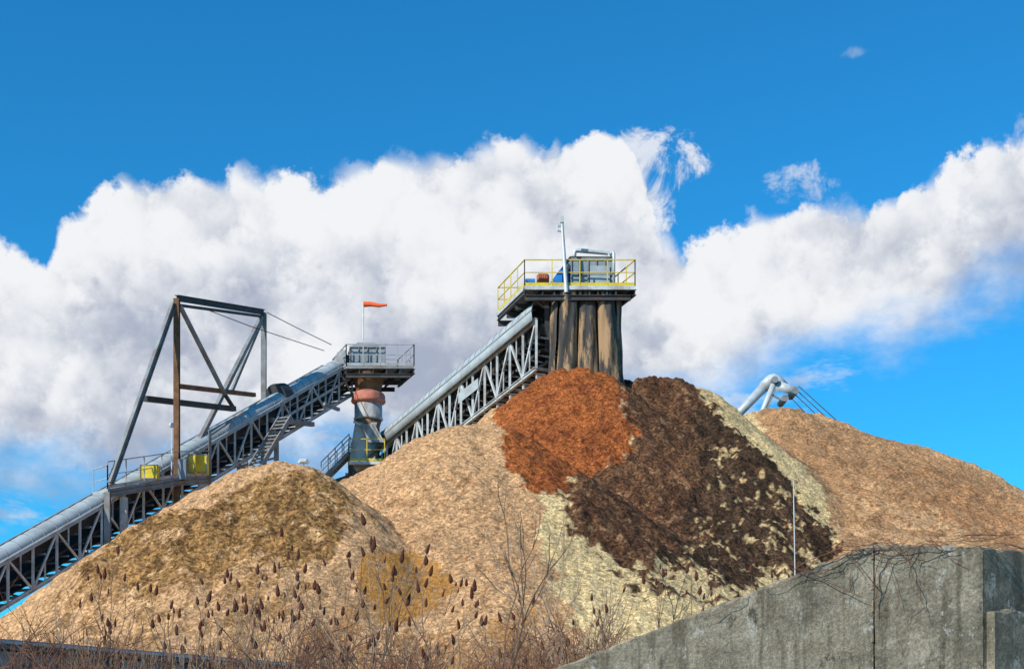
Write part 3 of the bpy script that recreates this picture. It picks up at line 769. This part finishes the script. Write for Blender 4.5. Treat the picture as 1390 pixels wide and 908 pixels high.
wv=N.new('ShaderNodeVectorMath'); wv.operation='ADD'; wc=N.new('ShaderNodeCombineXYZ')
wn=mth('MULTIPLY',mth('SUBTRACT',n1,.5),.10); L.new(wn,wc.inputs[0]); L.new(mth('MULTIPLY',wn,-1),wc.inputs[2])
L.new(tc.outputs['Generated'],wv.inputs[0]); L.new(wc.outputs[0],wv.inputs[1]); L.new(wv.outputs[0],vo.inputs['Vector'])
puff=mth('SUBTRACT',.45,vo.outputs['Distance'])
dt=mth('ADD',mth('SUBTRACT',top,v),mth('ADD',mth('MULTIPLY',mth('SUBTRACT',n1,.5),.062),mth('MULTIPLY',puff,.020)))
db=mth('ADD',mth('SUBTRACT',v,bot),mth('MULTIPLY',mth('SUBTRACT',n3,.5),.17))
dens_=mth('MULTIPLY',sstep(dt,-.002,.010),sstep(db,-.02,.055))
cov=mth('MAXIMUM',sstep(mth('ABSOLUTE',az),.85,.6),sstep(n2,.52,.60))
dens_=mth('MULTIPLY',dens_,cov)
def wisp(px,py,ru,rvv,thr,amt,nn,wd=.16):
    du=mth('DIVIDE',mth('SUBTRACT',az,AZ(px)),ru); dv=mth('DIVIDE',mth('SUBTRACT',v,EV(px,py)),rvv)
    r2=mth('ADD',mth('MULTIPLY',du,du),mth('MULTIPLY',dv,dv))
    k=mth('SUBTRACT',nn,mth('MULTIPLY',r2,.14)); return mth('MULTIPLY',sstep(k,thr,thr+wd),amt)
nw=noise(24,8,.70,(2,2,9),(1,1,1),.5); nw2=noise(11,7,.65,(4,2,9),(1,1,2.2),.4)
for s in (wisp(900,218,.034,.022,.38,.8,nw),wisp(868,268,.03,.035,.36,.85,nw),wisp(1161,72,.010,.005,.42,.30,nw,.3),wisp(1085,252,.026,.016,.38,.5,nw),wisp(15,695,.05,.03,.36,.7,nw2),wisp(430,612,.05,.03,.36,.7,nw2),wisp(1040,520,.09,.03,.40,.6,nw2)): dens_=mth('MAXIMUM',dens_,s)
emb=mth('MULTIPLY',mth('SUBTRACT',n1,n1b),2.3)
depth=mth('MULTIPLY',mth('SUBTRACT',top,v),4.4)
lit=mth('ADD',mth('ADD',mth('SUBTRACT',1.14,depth),emb),mth('ADD',mth('MULTIPLY',mth('SUBTRACT',n2,.5),2.3),mth('MULTIPLY',puff,.7)))
lit=sstep(lit,-.35,1.15)
cc=N.new('ShaderNodeMix'); cc.data_type='RGBA'; L.new(lit,cc.inputs[0]); cc.inputs[6].default_value=(3.9,4.4,5.6,1); cc.inputs[7].default_value=(8.9,9.05,9.3,1)
tint=N.new('ShaderNodeMix'); tint.data_type='RGBA'; tint.blend_type='MULTIPLY'; tint.inputs[0].default_value=1; tint.inputs[7].default_value=(.18,1.20,1.72,1)
L.new(sky.outputs[0],tint.inputs[6])
mx=N.new('ShaderNodeMix'); mx.data_type='RGBA'; L.new(dens_,mx.inputs[0]); L.new(tint.outputs[2],mx.inputs[6]); L.new(cc.outputs[2],mx.inputs[7])
L.new(mx.outputs[2],bg.inputs['Color'])

sun=bpy.data.lights.new('sun','SUN'); sun.energy=5.0; sun.angle=math.radians(.5); sun.color=(1,.94,.84)
so=bpy.data.objects.new('sun',sun); so.rotation_euler=(-sv).to_track_quat('-Z','Y').to_euler(); so.location=(-30,-30,50); sc.collection.objects.link(so)
cam=bpy.data.cameras.new('camera'); co=bpy.data.objects.new('camera',cam); sc.collection.objects.link(co)
co.location=(0,0,EYE); co.rotation_euler=(math.pi/2,0,0); cam.sensor_width=36; cam.lens=F/1390*36; cam.shift_y=(1000-454)/1390; cam.clip_end=8000; cam.clip_start=.1
sc.camera=co
